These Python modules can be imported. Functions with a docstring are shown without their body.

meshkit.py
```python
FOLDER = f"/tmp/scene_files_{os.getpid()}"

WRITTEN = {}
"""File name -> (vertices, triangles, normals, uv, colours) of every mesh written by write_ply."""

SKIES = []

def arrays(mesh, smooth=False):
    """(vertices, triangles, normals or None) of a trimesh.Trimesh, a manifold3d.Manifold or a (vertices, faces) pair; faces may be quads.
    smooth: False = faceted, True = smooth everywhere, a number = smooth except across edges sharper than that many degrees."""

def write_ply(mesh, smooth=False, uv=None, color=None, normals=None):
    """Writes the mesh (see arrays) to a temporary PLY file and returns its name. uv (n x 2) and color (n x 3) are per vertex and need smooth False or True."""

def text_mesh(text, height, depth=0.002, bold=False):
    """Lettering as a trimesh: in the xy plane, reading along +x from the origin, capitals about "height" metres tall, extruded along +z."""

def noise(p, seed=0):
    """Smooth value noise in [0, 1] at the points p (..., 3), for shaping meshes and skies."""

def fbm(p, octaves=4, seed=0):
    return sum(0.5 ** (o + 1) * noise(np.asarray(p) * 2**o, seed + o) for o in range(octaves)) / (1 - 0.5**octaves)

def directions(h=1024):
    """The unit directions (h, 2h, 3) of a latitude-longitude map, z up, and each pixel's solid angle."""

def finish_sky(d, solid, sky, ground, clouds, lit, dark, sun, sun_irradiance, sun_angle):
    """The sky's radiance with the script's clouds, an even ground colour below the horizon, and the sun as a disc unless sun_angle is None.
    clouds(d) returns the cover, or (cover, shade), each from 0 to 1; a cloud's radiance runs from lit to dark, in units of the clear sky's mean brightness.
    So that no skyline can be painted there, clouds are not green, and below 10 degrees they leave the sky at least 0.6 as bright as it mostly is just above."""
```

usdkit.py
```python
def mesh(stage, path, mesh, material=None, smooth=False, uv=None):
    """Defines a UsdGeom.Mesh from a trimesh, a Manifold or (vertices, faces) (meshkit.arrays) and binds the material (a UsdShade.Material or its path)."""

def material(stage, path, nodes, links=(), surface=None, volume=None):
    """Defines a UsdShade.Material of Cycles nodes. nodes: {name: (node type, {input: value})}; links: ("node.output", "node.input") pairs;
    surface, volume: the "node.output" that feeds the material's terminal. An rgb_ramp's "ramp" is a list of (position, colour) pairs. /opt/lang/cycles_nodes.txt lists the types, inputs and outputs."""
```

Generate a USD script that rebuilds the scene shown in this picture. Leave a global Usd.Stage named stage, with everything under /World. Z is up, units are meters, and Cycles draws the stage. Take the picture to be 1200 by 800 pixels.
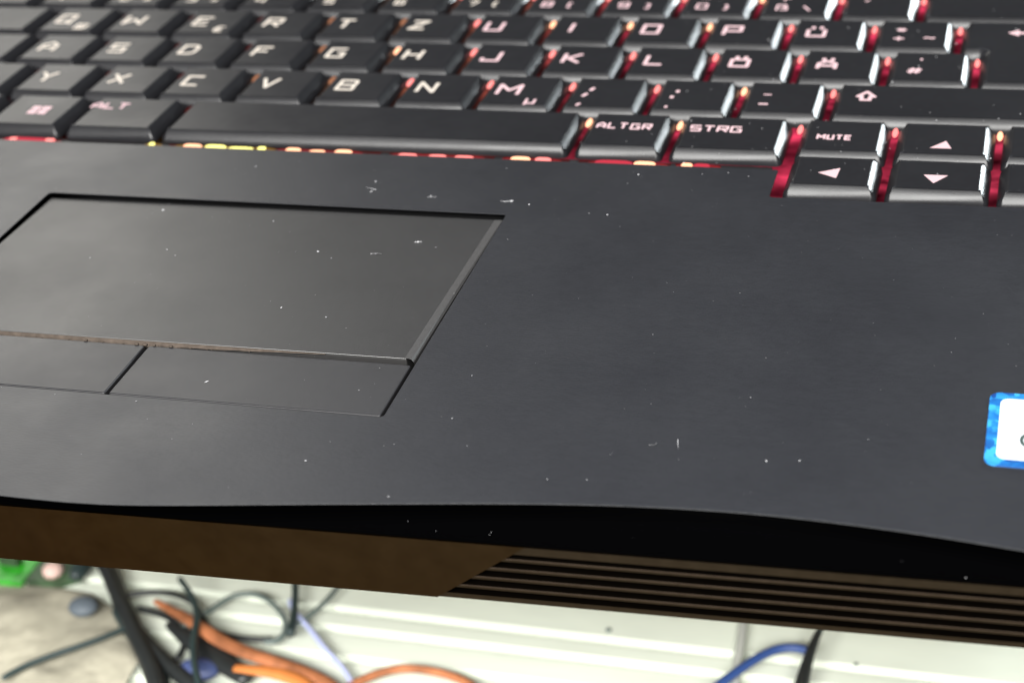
import math, random
import numpy as np, trimesh, usdkit, meshkit
import mapbox_earcut as earcut
from shapely.geometry import Polygon, LineString, box as sbox, Point
from shapely.ops import unary_union
from shapely import affinity
from pxr import Usd, UsdGeom, UsdLux, UsdShade, Gf, Sdf

stage = Usd.Stage.CreateInMemory()
UsdGeom.SetStageUpAxis(stage, UsdGeom.Tokens.z)
UsdGeom.SetStageMetersPerUnit(stage, 1.0)
UsdGeom.Xform.Define(stage, '/World')
UsdGeom.Scope.Define(stage, '/World/Looks')
MM = 0.001
U = 19.05

# ------------------------------------------------------------------ camera
cam = UsdGeom.Camera.Define(stage, '/World/camera')
RIGHT, UP, FWD = (0.958208, 0.272225, -0.087926), (-0.066095, 0.509710, 0.857804), (-0.278333, 0.816143, -0.506401)
EYE = (0.278042, -0.337188, 0.151880)
cam.AddTransformOp().Set(Gf.Matrix4d(*RIGHT, 0, *UP, 0, *[-a for a in FWD], 0, *EYE, 1))
cam.CreateHorizontalApertureAttr(36.0)
cam.CreateVerticalApertureAttr(36.0 * 682 / 1024)
cam.CreateFocalLengthAttr(36.0 * 2084.85 / 1200)
cam.CreateClippingRangeAttr(Gf.Vec2f(0.01, 50))
cam.CreateFStopAttr(21.0)
cam.CreateFocusDistanceAttr(0.303)
cam.CreateExposureAttr(0.0)

# ------------------------------------------------------------------ light
def look_xf(prim, pos, target, up=(0, 0, 1)):
    p, t = np.array(pos, float), np.array(target, float)
    z = p - t; z /= np.linalg.norm(z)
    x = np.cross(up, z); x /= np.linalg.norm(x)
    y = np.cross(z, x)
    UsdGeom.Xformable(prim).AddTransformOp().Set(Gf.Matrix4d(*x, 0, *y, 0, *z, 0, *p, 1))

def rect_light(name, pos, target, w, h, power, color):
    l = UsdLux.RectLight.Define(stage, '/World/' + name)
    l.CreateWidthAttr(w); l.CreateHeightAttr(h); l.CreateIntensityAttr(power); l.CreateColorAttr(Gf.Vec3f(*color))
    l.CreateNormalizeAttr(False)
    look_xf(l.GetPrim(), pos, target)

dome = UsdLux.DomeLight.Define(stage, '/World/room_light')
dm = usdkit.material(stage, '/World/Looks/room_air', {'b': ('background_shader', {'color': (0.92, 0.95, 1.0), 'strength': 0.10})}, surface='b.background')
UsdShade.MaterialBindingAPI.Apply(dome.GetPrim()).Bind(dm)
rect_light('unseen_front_lamp', (0.22, -1.20, 0.92), (0.16, -0.05, -0.1), 1.4, 0.6, 40.0, (1.0, 0.99, 0.96))  # out of view, placed to light the bench and the key fronts
rect_light('unseen_back_light', (-0.95, 1.25, 0.92), (0.10, -0.1, 0.0), 0.6, 0.8, 4.2, (1.0, 0.97, 0.90))  # out of view, placed for the sheen at the touchpad's left
rect_light('unseen_ceiling_lamp', (0.20, 0.80, 1.50), (0.2, -0.1, 0.0), 1.5, 0.7, 3.0, (0.82, 0.89, 1.0))  # out of view, placed for the sheen along the palm rest's front
rect_light('unseen_side_light', (0.74, 1.05, 0.10), (0.24, 0.0, 0.0), 0.36, 0.16, 60.0, (0.88, 0.97, 1.0))  # out of view and low, placed to whiten the keys' right walls

# ------------------------------------------------------------------ materials
LK = '/World/Looks/'
def plain(name, col, rough=0.5, spec=0.5, metal=0.0, grain=0.0, gscale=3000.0, var=0.0, vscale=60.0, stretch=(1, 1, 1), bump=0.0, coat=0.0, smudge=42.0, tint=(1, 1, 1)):
    """principled with colour mottling and a fine bump, from positions in the world"""
    n = {'p': ('principled_bsdf', {'base_color': col, 'roughness': rough, 'specular_ior_level': spec, 'metallic': metal, 'specular_tint': tint, 'coat_weight': coat, 'coat_roughness': 0.15})}
    l = []
    if var or bump or grain:
        n['g'] = ('geometry', {})
        n['m'] = ('vector_math', {'math_type': 'multiply', 'vector2': stretch})
        l += [('g.position', 'm.vector1')]
    if var:
        n['nz'] = ('noise_texture', {'scale': vscale, 'detail': 4.0, 'roughness': 0.6})
        n['r'] = ('rgb_ramp', {'ramp': [(0.25, tuple(c * (1 - var) for c in col)), (0.75, tuple(min(1, c * (1 + var)) for c in col))]})
        l += [('m.vector', 'nz.vector'), ('nz.fac', 'r.fac'), ('r.color', 'p.base_color')]
    if grain:
        n['nr'] = ('noise_texture', {'scale': smudge, 'detail': 6.0, 'roughness': 0.62})
        n['mr'] = ('map_range', {'from_min': 0.3, 'from_max': 0.7, 'to_min': rough - grain, 'to_max': rough + grain})
        l += [('g.position', 'nr.vector'), ('nr.fac', 'mr.value'), ('mr.result', 'p.roughness')]
    if bump:
        n['nb'] = ('noise_texture', {'scale': gscale, 'detail': 3.0})
        n['bp'] = ('bump', {'strength': bump, 'distance': 0.0002})
        l += [('m.vector', 'nb.vector'), ('nb.fac', 'bp.height'), ('bp.normal', 'p.normal')]
    return usdkit.material(stage, LK + name, n, l, surface='p.BSDF')

def glow(name, col, strength):
    return usdkit.material(stage, LK + name, {'e': ('emission', {'color': col, 'strength': strength})}, surface='e.emission')

M = {}
M['deck'] = plain('soft_black_deck', (0.0095, 0.0098, 0.0120), 0.38, 0.5, grain=0.04, var=0.16, vscale=900.0, stretch=(0.35, 1, 1), bump=0.10, gscale=2600.0)
M['pad'] = plain('touchpad_black', (0.018, 0.0175, 0.0175), 0.38, 0.5, grain=0.035, var=0.08, vscale=800.0, bump=0.06)
M['pad_edge_lit'] = plain('touchpad_edge_lit', (0.040, 0.039, 0.039), 0.6, 0.2, var=0.08, vscale=800.0)  # paler than the pad: light on the bevel painted into the colour
M['button'] = plain('pad_button_black', (0.0135, 0.0132, 0.0145), 0.40, 0.5, grain=0.05, var=0.08, vscale=800.0, bump=0.06)
M['key'] = plain('keycap_black', (0.0085, 0.0085, 0.0098), 0.31, 0.24, grain=0.05, var=0.08, vscale=500.0, bump=0.05, gscale=4000.0)
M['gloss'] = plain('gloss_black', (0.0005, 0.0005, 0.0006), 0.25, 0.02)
M['well'] = plain('well_black', (0.010, 0.010, 0.011), 0.6, 0.3)
M['bezel'] = plain('bezel_reflected_brown', (0.0165, 0.0104, 0.0060), 0.38, 0.5, metal=1.0, tint=(0.40, 0.30, 0.21), grain=0.05, var=0.15, vscale=250.0, bump=0.08)  # brown of reflected surroundings put into the base colour
M['slat'] = plain('slat_reflected_brown', (0.020, 0.0145, 0.0105), 0.40, 0.5, metal=1.0, tint=(0.35, 0.28, 0.22), var=0.15, vscale=400.0)  # slats carry the same reflected brown in their colour
M['stickerblue'] = usdkit.material(stage, LK + 'sticker_blue', {
    'g': ('geometry', {}), 'v': ('voronoi_texture', {'scale': 520.0, 'metric': 'chebychev'}), 'w': ('noise_texture', {'scale': 260.0, 'detail': 2.0}),
    'r': ('rgb_ramp', {'ramp': [(0.3, (0.003, 0.035, 0.17)), (0.5, (0.006, 0.11, 0.33)), (0.75, (0.03, 0.26, 0.48))]}),
    'mx': ('mix_float', {'fac': 0.45}), 's': ('separate_color', {}),
    'p': ('principled_bsdf', {'roughness': 0.3})},
    [('g.position', 'v.vector'), ('g.position', 'w.vector'), ('v.color', 's.color'), ('w.fac', 'mx.a'), ('s.r', 'mx.b'), ('mx.result', 'r.fac'), ('r.color', 'p.base_color')], surface='p.BSDF')
M['stickerwhite'] = plain('sticker_white', (0.52, 0.54, 0.57), 0.3, 0.5, var=0.05, vscale=200.0)
M['print'] = plain('print_grey', (0.03, 0.05, 0.045), 0.4)
M['dust'] = usdkit.material(stage, LK + 'dust_pale', {'g': ('geometry', {}), 'n': ('noise_texture', {'scale': 420.0, 'detail': 1.0}), 'r': ('rgb_ramp', {'ramp': [(0.30, (0.07, 0.07, 0.072)), (0.47, (0.15, 0.15, 0.155)), (0.62, (0.40, 0.40, 0.41))]}), 'p': ('principled_bsdf', {'roughness': 0.9, 'specular_ior_level': 0.1})},
    [('g.position', 'n.vector'), ('n.fac', 'r.fac'), ('r.color', 'p.base_color')], surface='p.BSDF')
M['crud'] = plain('dirt_beige', (0.048, 0.038, 0.031), 0.95, 0.1, var=0.35, vscale=700.0)
M['legend'] = glow('legend_pink', (1.0, 0.70, 0.73), 1.25)
M['legend_warm'] = glow('legend_warm', (1.0, 0.90, 0.78), 1.15)
for nm, c, s in (('leak_red', (0.85, 0.06, 0.10), 0.9), ('spill_red', (0.75, 0.05, 0.06), 0.42), ('spill_amber', (0.65, 0.35, 0.05), 0.42), ('leak_rose', (1.0, 0.26, 0.24), 1.9), ('leak_peach', (1.0, 0.48, 0.28), 2.4), ('leak_yellow', (0.90, 0.82, 0.24), 2.4), ('leak_amber', (0.80, 0.34, 0.18), 0.6), ('leak_dim', (0.5, 0.05, 0.05), 0.16)):  # tints of leaked backlight, worn by glowing beads
    M[nm] = glow(nm, c, s)
# the light sheet under the keys: zones of colour along the keyboard, LED fall-off along each row painted in
M['light_sheet'] = usdkit.material(stage, LK + 'light_sheet', {
    'g': ('geometry', {}), 's': ('separate_xyz', {}), 'm': ('map_range', {'from_min': 0.05, 'from_max': 0.29}),
    'r': ('rgb_ramp', {'ramp': [(0.0, (0.05, 0.004, 0.008)), (0.16, (0.02, 0.012, 0.004)), (0.30, (0.07, 0.030, 0.012)), (0.42, (0.20, 0.05, 0.03)), (0.55, (0.24, 0.018, 0.035)), (0.75, (0.40, 0.025, 0.06)), (1.0, (0.46, 0.035, 0.075))]}),
    'ya': ('math', {'math_type': 'multiply_add', 'value2': 1000.0 / 18.57, 'value3': 10.03}), 'yf': ('math', {'math_type': 'fraction'}),
    'yr': ('rgb_ramp', {'ramp': [(0.0, (0.9, 0.9, 0.9)), (0.12, (0.75, 0.75, 0.75)), (0.42, (0.22, 0.22, 0.22)), (0.6, (0.35, 0.35, 0.35)), (0.85, (1.7, 1.7, 1.7)), (1.0, (0.9, 0.9, 0.9))]}), 'ym': ('math', {'math_type': 'multiply'}), 'yb': ('rgb_to_bw', {}),
    'n': ('noise_texture', {'scale': 230.0, 'detail': 2.0}), 'nm': ('map_range', {'from_min': 0.34, 'from_max': 0.66, 'to_min': 0.35, 'to_max': 1.4}),
    'e': ('emission', {})},
    [('g.position', 's.vector'), ('s.x', 'm.value'), ('m.result', 'r.fac'), ('r.color', 'e.color'), ('g.position', 'n.vector'), ('n.fac', 'nm.value'), ('s.y', 'ya.value1'), ('ya.value', 'yf.value1'), ('yf.value', 'yr.fac'), ('yr.color', 'yb.color'), ('yb.val', 'ym.value1'), ('nm.result', 'ym.value2'), ('ym.value', 'e.strength')], surface='e.emission')
M['bench'] = plain('bench_white', (0.66, 0.70, 0.60), 0.5, 0.3, var=0.14, vscale=38.0, stretch=(0.25, 1, 1))
M['cloth'] = plain('cloth_beige', (0.34, 0.32, 0.25), 0.95, 0.1, var=0.45, vscale=55.0, bump=0.5, gscale=900.0)
M['pcb'] = plain('board_green', (0.03, 0.34, 0.02), 0.4, 0.5, var=0.5, vscale=180.0)
M['pcbdark'] = plain('board_dark', (0.05, 0.09, 0.045), 0.5, 0.4, var=0.6, vscale=220.0)
M['chip'] = plain('chip_black', (0.02, 0.02, 0.02), 0.4)
M['pinkpart'] = plain('part_pink', (0.72, 0.50, 0.44), 0.6)
M['rubber'] = plain('rubber_black', (0.014, 0.016, 0.016), 0.45, 0.5, var=0.2, vscale=150.0)
M['rubber_green'] = plain('rubber_green_black', (0.02, 0.035, 0.035), 0.45)
M['orange'] = plain('orange_rubber', (0.33, 0.12, 0.05), 0.65, 0.3, var=0.6, vscale=120.0)
M['orange_end'] = plain('orange_bright', (0.48, 0.16, 0.04), 0.5, 0.4, var=0.15, vscale=120.0)
M['wire_grey'] = plain('wire_grey_green', (0.11, 0.14, 0.13), 0.5)
M['wire_lavender'] = plain('wire_lavender', (0.42, 0.46, 0.70), 0.5)
M['wire_blue'] = plain('wire_blue', (0.025, 0.06, 0.20), 0.45)
M['wire_pale'] = plain('wire_pale_grey', (0.45, 0.46, 0.42), 0.6)
M['blueplug'] = plain('plug_blue', (0.05, 0.07, 0.17), 0.5)
M['shadow_spot'] = plain('shadow_spot_slate', (0.09, 0.11, 0.13), 0.6)
M['wood'] = plain('stand_wood', (0.30, 0.22, 0.14), 0.6, 0.3, var=0.3, vscale=30.0, stretch=(0.2, 1, 1))

# ------------------------------------------------------------------ helpers
_names = {}
def numbered(parent, name):
    k = (parent, name); i = _names.get(k, 0); _names[k] = i + 1
    return f'{parent}/{name}' + (f'_{i:03d}' if i else '')
def setdata(prim, label=None, category=None, group=None, kind=None):
    for k, v in (('label', label), ('category', category), ('group', group), ('kind', kind)):
        if v: prim.SetCustomDataByKey(k, v)
    return prim
def thing(name, label, category, group=None, loc=(0, 0, 0)):
    x = UsdGeom.Xform.Define(stage, numbered('/World', name))
    if any(loc): x.AddTranslateOp().Set(Gf.Vec3d(*[c * MM for c in loc]))
    return setdata(x.GetPrim(), label, category, group)
def obj(name, mesh, mat, parent=None, label=None, smooth=35, **k):
    """mesh in millimetres -> one Mesh prim"""
    base = '/World' if parent is None else str(parent.GetPath())
    if isinstance(mesh, (list,)): mesh = trimesh.util.concatenate(mesh)
    m = trimesh.Trimesh(np.asarray(mesh.vertices) * MM, mesh.faces, process=False)
    p = usdkit.mesh(stage, numbered(base, name), m, M[mat], smooth=smooth).GetPrim()
    return setdata(p, label, **k)

def ring_of(poly, step=None):
    poly = poly if poly.exterior.is_ccw else Polygon(poly.exterior.coords[::-1])
    c = np.array(poly.exterior.coords)[:-1]
    return c
def inset(ring, d):
    """moves each corner of a counter-clockwise ring inwards by d (miter, limited)"""
    prev, nxt = np.roll(ring, 1, 0), np.roll(ring, -1, 0)
    a, b = ring - prev, nxt - ring
    a /= np.linalg.norm(a, axis=1)[:, None]; b /= np.linalg.norm(b, axis=1)[:, None]
    na, nb = np.stack([-a[:, 1], a[:, 0]], 1), np.stack([-b[:, 1], b[:, 0]], 1)
    n = na + nb; n /= np.maximum((n * na).sum(1), 0.35)[:, None] * np.linalg.norm(n, axis=1)[:, None] / np.linalg.norm(n, axis=1)[:, None]
    n = (na + nb); n /= np.linalg.norm(n, axis=1)[:, None]
    return ring + n * (d / np.maximum((n * na).sum(1), 0.4))[:, None]
def cap(rings, z, up=True):
    v = np.vstack(rings); ends = np.cumsum([len(r) for r in rings]).astype(np.uint32)
    f = np.asarray(earcut.triangulate_float64(np.ascontiguousarray(v, dtype=np.float64), ends)).reshape(-1, 3)
    v3 = np.c_[v, np.full(len(v), z)]
    n = np.cross(v3[f[:, 1]] - v3[f[:, 0]], v3[f[:, 2]] - v3[f[:, 0]])[:, 2]
    f = f.copy(); bad = (n > 0) != up
    f[bad] = f[bad][:, ::-1]
    return trimesh.Trimesh(v3, f, process=False)
def wall(r0, z0, r1, z1):
    n = len(r0); v = np.vstack([np.c_[r0, np.full(n, z0)], np.c_[r1, np.full(n, z1)]])
    i = np.arange(n); j = (i + 1) % n
    f = np.vstack([np.c_[i, j, n + j], np.c_[i, n + j, n + i]])
    return trimesh.Trimesh(v, f, process=False)
def loft(outer, profile, holes=(), bottom=True):
    """outer: ccw ring; holes: list of ccw rings; profile: [(z, inset)] from the bottom to the top. Holes widen with the inset."""
    parts = []
    lay = [[inset(outer, d)] + [inset(h, -abs(d) if d > 0 else 0) for h in holes] for z, d in profile]
    for (z0, _), (z1, _), a, b in zip(profile[:-1], profile[1:], lay[:-1], lay[1:]):
        parts.append(wall(a[0], z0, b[0], z1))
        for ha, hb in zip(a[1:], b[1:]):
            w = wall(ha, z0, hb, z1); w.faces = w.faces[:, ::-1]; parts.append(w)
    m = trimesh.util.concatenate(parts); m.merge_vertices(digits_vertex=5)
    caps = [cap(lay[-1], profile[-1][0], True)] + ([cap(lay[0], profile[0][0], False)] if bottom else [])
    return trimesh.util.concatenate([m] + caps)                       # flat faces keep their own corners, so they shade flat
def rrect(x0, y0, x1, y1, r, n=4):
    pts = []
    for cx, cy, a0 in ((x1 - r, y0 + r, -90), (x1 - r, y1 - r, 0), (x0 + r, y1 - r, 90), (x0 + r, y0 + r, 180)):
        for k in range(n + 1):
            a = math.radians(a0 + 90 * k / n); pts.append((cx + r * math.cos(a), cy + r * math.sin(a)))
    return np.array(pts)
def densify(ring, step):
    out = []
    for a, b in zip(ring, np.roll(ring, -1, 0)):
        k = max(1, int(np.ceil(np.linalg.norm(b - a) / step)))
        out += [a + (b - a) * i / k for i in range(k)]
    return np.array(out)
def box(x0, y0, z0, x1, y1, z1, r=0.0):
    if r <= 0:
        m = trimesh.creation.box((x1 - x0, y1 - y0, z1 - z0)); m.apply_translation(((x0 + x1) / 2, (y0 + y1) / 2, (z0 + z1) / 2)); return m
    return loft(rrect(x0, y0, x1, y1, r * 1.5, 3), [(z0, 0), (z1 - r, 0), (z1 - 0.3 * r, 0.3 * r), (z1, r)])
def spline(pts, n=8):
    from scipy.interpolate import CubicSpline
    p = np.array(pts, float); t = np.r_[0, np.cumsum(np.linalg.norm(np.diff(p, axis=0), axis=1))]
    return CubicSpline(t, p)(np.linspace(0, t[-1], n * (len(p) - 1) + 1))
def tube(pts, radius, n=8, seg=10, flat=1.0):
    """a cable along a spline; radius a number or one per control point"""
    c = spline(pts, n); r = np.interp(np.linspace(0, 1, len(c)), np.linspace(0, 1, np.size(radius)), np.atleast_1d(radius)) if np.size(radius) > 1 else np.full(len(c), radius)
    t = np.gradient(c, axis=0); t /= np.linalg.norm(t, axis=1)[:, None]
    s = np.cross(t, (0, 0, 1.0)); s /= np.maximum(np.linalg.norm(s, axis=1), 1e-6)[:, None]
    u = np.cross(s, t)
    a = np.linspace(0, 2 * np.pi, seg, endpoint=False)
    v = c[:, None] + r[:, None, None] * (np.cos(a)[None, :, None] * s[:, None] + flat * np.sin(a)[None, :, None] * u[:, None])
    v = v.reshape(-1, 3); f = []
    for i in range(len(c) - 1):
        for k in range(seg):
            k2 = (k + 1) % seg; A, B, C, D = i * seg + k, i * seg + k2, (i + 1) * seg + k2, (i + 1) * seg + k
            f += [(A, B, C), (A, C, D)]
    e0, e1 = len(v), len(v) + 1
    v = np.vstack([v, c[:1] - t[:1] * r[0] * .5, c[-1:] + t[-1:] * r[-1] * .5]); L = (len(c) - 1) * seg
    for k in range(seg):
        f += [(e0, (k + 1) % seg, k), (e1, L + k, L + (k + 1) % seg)]
    m = trimesh.Trimesh(v, f, process=False); m.fix_normals(); return m
def flatshape(shape, z0, z1):
    gs = [g for g in getattr(shape, 'geoms', [shape]) if g.area > 1e-6]
    ms = []
    for g in gs:
        m = trimesh.creation.extrude_polygon(g, z1 - z0, engine='earcut'); m.apply_translation((0, 0, z0)); ms.append(m)
    return trimesh.util.concatenate(ms)

# ------------------------------------------------------------------ the setting: a white ribbed workbench far below the laptop's front
BZ = -150.0
prof = [(-600, 0)]
def step(y, h): prof.extend([(y - 1.6, prof[-1][1]), (y, prof[-1][1] + h)])
y_grooves = [-58.0, -46.0, -30.0, -12.5, -1.6, 6.4, 27.0, 39.0]
for y in y_grooves:                                                   # shallow rounded grooves that run along the bench
    prof += [(y - 1.9, 0), (y - 1.1, -2.0), (y, -3.0), (y + 0.8, -2.0), (y + 1.5, 0)]
prof.append((700, 0))
pv = np.array([(x, y, BZ + z) for x in (-800, 1100) for y, z in prof]); k = len(prof)
obj('workbench', trimesh.Trimesh(pv, [f for i in range(k - 1) for f in ((i, k + i, k + i + 1), (i, k + i + 1, i + 1))], process=False), 'bench', smooth=60,
    label='white grooved workbench top under the cables, out of focus below the laptop', category='workbench', kind='structure')

# ------------------------------------------------------------------ laptop
lap = thing('laptop', 'black laptop with a red backlit keyboard, touchpad and brown front grille', 'laptop')

# palm rest: one sheet with the keyboard opening and the touchpad opening
front = [(-92, -128), (-60, -134), (-20, -140), (40, -145), (90, -147), (128, -147.4), (142.7, -147.2), (156.1, -145.6), (169.2, -143.4), (188.4, -140.2), (207.3, -137.2), (227.1, -134.9), (244.3, -134.2), (256.3, -134.6), (268, -135.5), (279.3, -136.8), (300, -139.0), (325, -140.5), (352, -136)]
fs = spline([(x, y, 0) for x, y in front], 10)[:, :2]
deck_ring = densify(np.vstack([fs, [(354, -130), (354, 112), (350, 116), (-88, 116), (-92, 112)]]), 12)
KX0, KX1, KY1 = -2.0, 15 * U + 3.6, 75.8
well = np.array([(KX0, -22.2), (229.0, -22.2), (229.0, -34.2), (KX1, -34.2), (KX1, KY1), (KX0, KY1)], float)
well = np.array(Polygon(well).buffer(-0.7, quad_segs=3).buffer(1.4, quad_segs=3).buffer(-0.7, quad_segs=3).simplify(0.01).exterior.coords)[:-1]
if not Polygon(well).exterior.is_ccw: well = well[::-1]
PX0, PX1, PT, PB, PB2 = 81.9, 179.9, -47.0, -101.0, -117.5
padhole = rrect(PX0 - 0.45, PB2 - 0.35, PX1 + 0.45, PT + 0.5, 0.8, 3)
obj('palm_rest', loft(deck_ring, [(-1.8, 3.0), (-0.9, 1.2), (-0.10, 0.02), (-0.04, 0.03), (0, 0.08)], [well, padhole]), 'deck', lap, smooth=10)
obj('pad_recess', box(PX0 - 1, PB2 - 1, -4.6, PX1 + 1, PT + 1, -4.0), 'well', lap)

# touchpad: a plate that stands a little proud at its front edge
pad = loft(rrect(PX0 + 0.1, PB + 0.25, PX1 - 1.35, PT - 0.1, 0.3, 3), [(-3.2, 0), (-0.4, 0), (-0.12, 0.05), (0, 0.16)])
pv = np.array(pad.vertices); ty = (PT - pv[:, 1]) / (PT - PB); tx = np.clip((pv[:, 0] - PX0) / (PX1 - PX0), 0, 1)
pv[:, 2] += -0.9 + 1.25 * ty * (0.75 + 0.25 * tx)
pad.vertices = pv
tp = obj('touchpad', pad, 'pad', lap)
def zpad(x, y): return -0.9 + 1.25 * (PT - y) / (PT - PB) * (0.75 + 0.25 * min(1, max(0, (x - PX0) / (PX1 - PX0))))
ev, ef = [], []
for i, y in enumerate(np.linspace(PT - 0.3, PB + 0.3, 14)):           # the bevelled right edge, wider towards the front
    w = 0.15 + 0.70 * (i / 13) ** 0.8; xr = PX1 - 0.15
    zz = zpad(PX1, y) + 0.01
    ev += [(PX1 - 1.8, y, zz - 0.5), (PX1 - 1.7, y, zz + 0.012), (xr - w, y, zz + 0.012), (xr - w * 0.45, y, zz - w * 0.16), (xr, y, zz - w * 0.75), (xr, y, zz - 2.2)]
for i in range(13):
    for j in range(5): a = i * 6 + j; ef += [(a, a + 6, a + 7), (a, a + 7, a + 1)]
em = trimesh.Trimesh(np.array(ev), ef, process=False)
if em.face_normals[13][2] < 0: em.invert()
obj('bevel', em, 'pad_edge_lit', tp, smooth=25)
MID = 130.6
for x0, x1 in ((PX0 + 0.1, MID - 0.25), (MID + 0.3, PX1 - 0.25)):
    obj('touchpad_button', loft(rrect(x0, PB2 + 0.38, x1, PB - 0.35, 0.5, 3), [(-3.2, 0), (-0.7, 0), (-0.42, 0.16), (-0.35, 0.34)]), 'button', lap)
# dirt packed in the seam between pad and buttons
rng = np.random.default_rng(5)
cr = []
n = 60; rv, rf = [], []
for i in range(n):
    t = i / (n - 1); x = 86 + t * 78
    h = 0.50 * (math.sin(math.pi * t ** 0.85) ** 1.2) * (0.85 + 0.3 * meshkit.noise(np.array([x * 0.5, 0, 0]))) + 0.02
    z = zpad(x, PB) - 0.10
    rv += [(x, PB + 0.22, z), (x, PB + 0.05 - 0.25 * h, z - 0.35 * h), (x, PB + 0.02 - 0.5 * h, z - 0.8 * h), (x, PB - 0.02 - 0.62 * h, z - 1.5 * h)]
for i in range(n - 1):
    for k_ in range(3): a = i * 4 + k_; rf += [(a, a + 1, a + 5), (a, a + 5, a + 4)]
cr.append(trimesh.Trimesh(np.array(rv), rf, process=False))
for i in range(60):
    t = rng.beta(2.0, 2.2); x = 98 + t * 66; sz = rng.uniform(0.05, 0.13)
    m = trimesh.creation.icosphere(1, sz); m.apply_scale((rng.uniform(1, 2), 0.7, 0.8)); m.apply_translation((x, PB - 0.30 + rng.normal(0, 0.12), -0.33)); cr.append(m)
for x, sz in ((118.6, 0.30), (128.6, 0.34), (130.2, 0.40), (132.0, 0.26), (135.2, 0.32)):
    m = trimesh.creation.icosphere(1, sz); m.apply_scale((1.3, 0.8, 0.7)); m.apply_translation((x, PB - 0.42, -0.22)); cr.append(m)
obj('seam_dirt', cr, 'crud', lap, label='beige dirt packed into the seam under the touchpad', kind='stuff')

# front: dark gap under the palm rest, brown band, grille
def fy(x): return -139.3 + 0.0335 * (x - 120)                          # the band turns back slightly to the right
ZT, ZB = -8.6, -20.6
def face(pts, depth, back=None):
    """a plate in the plane of the front band: pts (x, t) with t the mm below the band's top edge, depth (front, back) in mm behind the plane"""
    ring = np.array(pts, float)
    def at(x, t, d): return (x, fy(x) + d + 0.11 * t, ZT - t)
    n = len(ring); v = [at(x, t, depth[0]) for x, t in ring] + [at(x, t, depth[1]) for x, t in ring]
    f = [tuple(q) for q in np.asarray(earcut.triangulate_float64(ring, np.array([n], np.uint32))).reshape(-1, 3)]
    f2 = [(c + n, b + n, a + n) for a, b, c in f]
    s = []
    for i in range(n):
        j = (i + 1) % n; s += [(i, n + i, n + j), (i, n + j, j)]
    m = trimesh.Trimesh(np.array(v), f + f2 + s, process=False); m.fix_normals(); return m
XL, XR = -80.0, 343.0
H = 12.0
def diag(t): return 206.3 - (t - 1.5) * 1.28                          # slanted end of the grille
def chamfered(pts, depth, c=0.25):
    a = face(pts, (depth[0] + c, depth[1]))
    ring = np.array(pts, float); ctr = ring.mean(0)
    return a
plainx = [(XL, 0), (diag(0.0), 0), (diag(H), H), (XL, H)]
obj('front_band', face(plainx, (0, 3.0)), 'bezel', lap)
t0, pitch, slot = 1.55, 2.08, 1.12
edges = []
obj('grille_rail', face([(diag(0) + 0.01, 0), (XR, 0), (XR, t0), (diag(t0) + 0.01, t0)], (0.0, 3.0)), 'slat', lap)
def fin(sec):
    """a rounded fin: (t, depth) section swept along the band from the slanted end"""
    v = [((diag(t) + 0.01 if e == 0 else XR), t, d) for e in (0, 1) for t, d in sec]
    v = [(x, fy(x) + d + 0.11 * t, ZT - t) for x, t, d in v]
    n = len(sec); f = []
    for q in range(n):
        p = (q + 1) % n; f += [(q, n + q, n + p), (q, n + p, p)]
    for q in range(1, n - 1): f += [(0, q, q + 1), (n, n + q + 1, n + q)]
    m = trimesh.Trimesh(np.array(v), f, process=False); m.fix_normals(); return m
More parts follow.
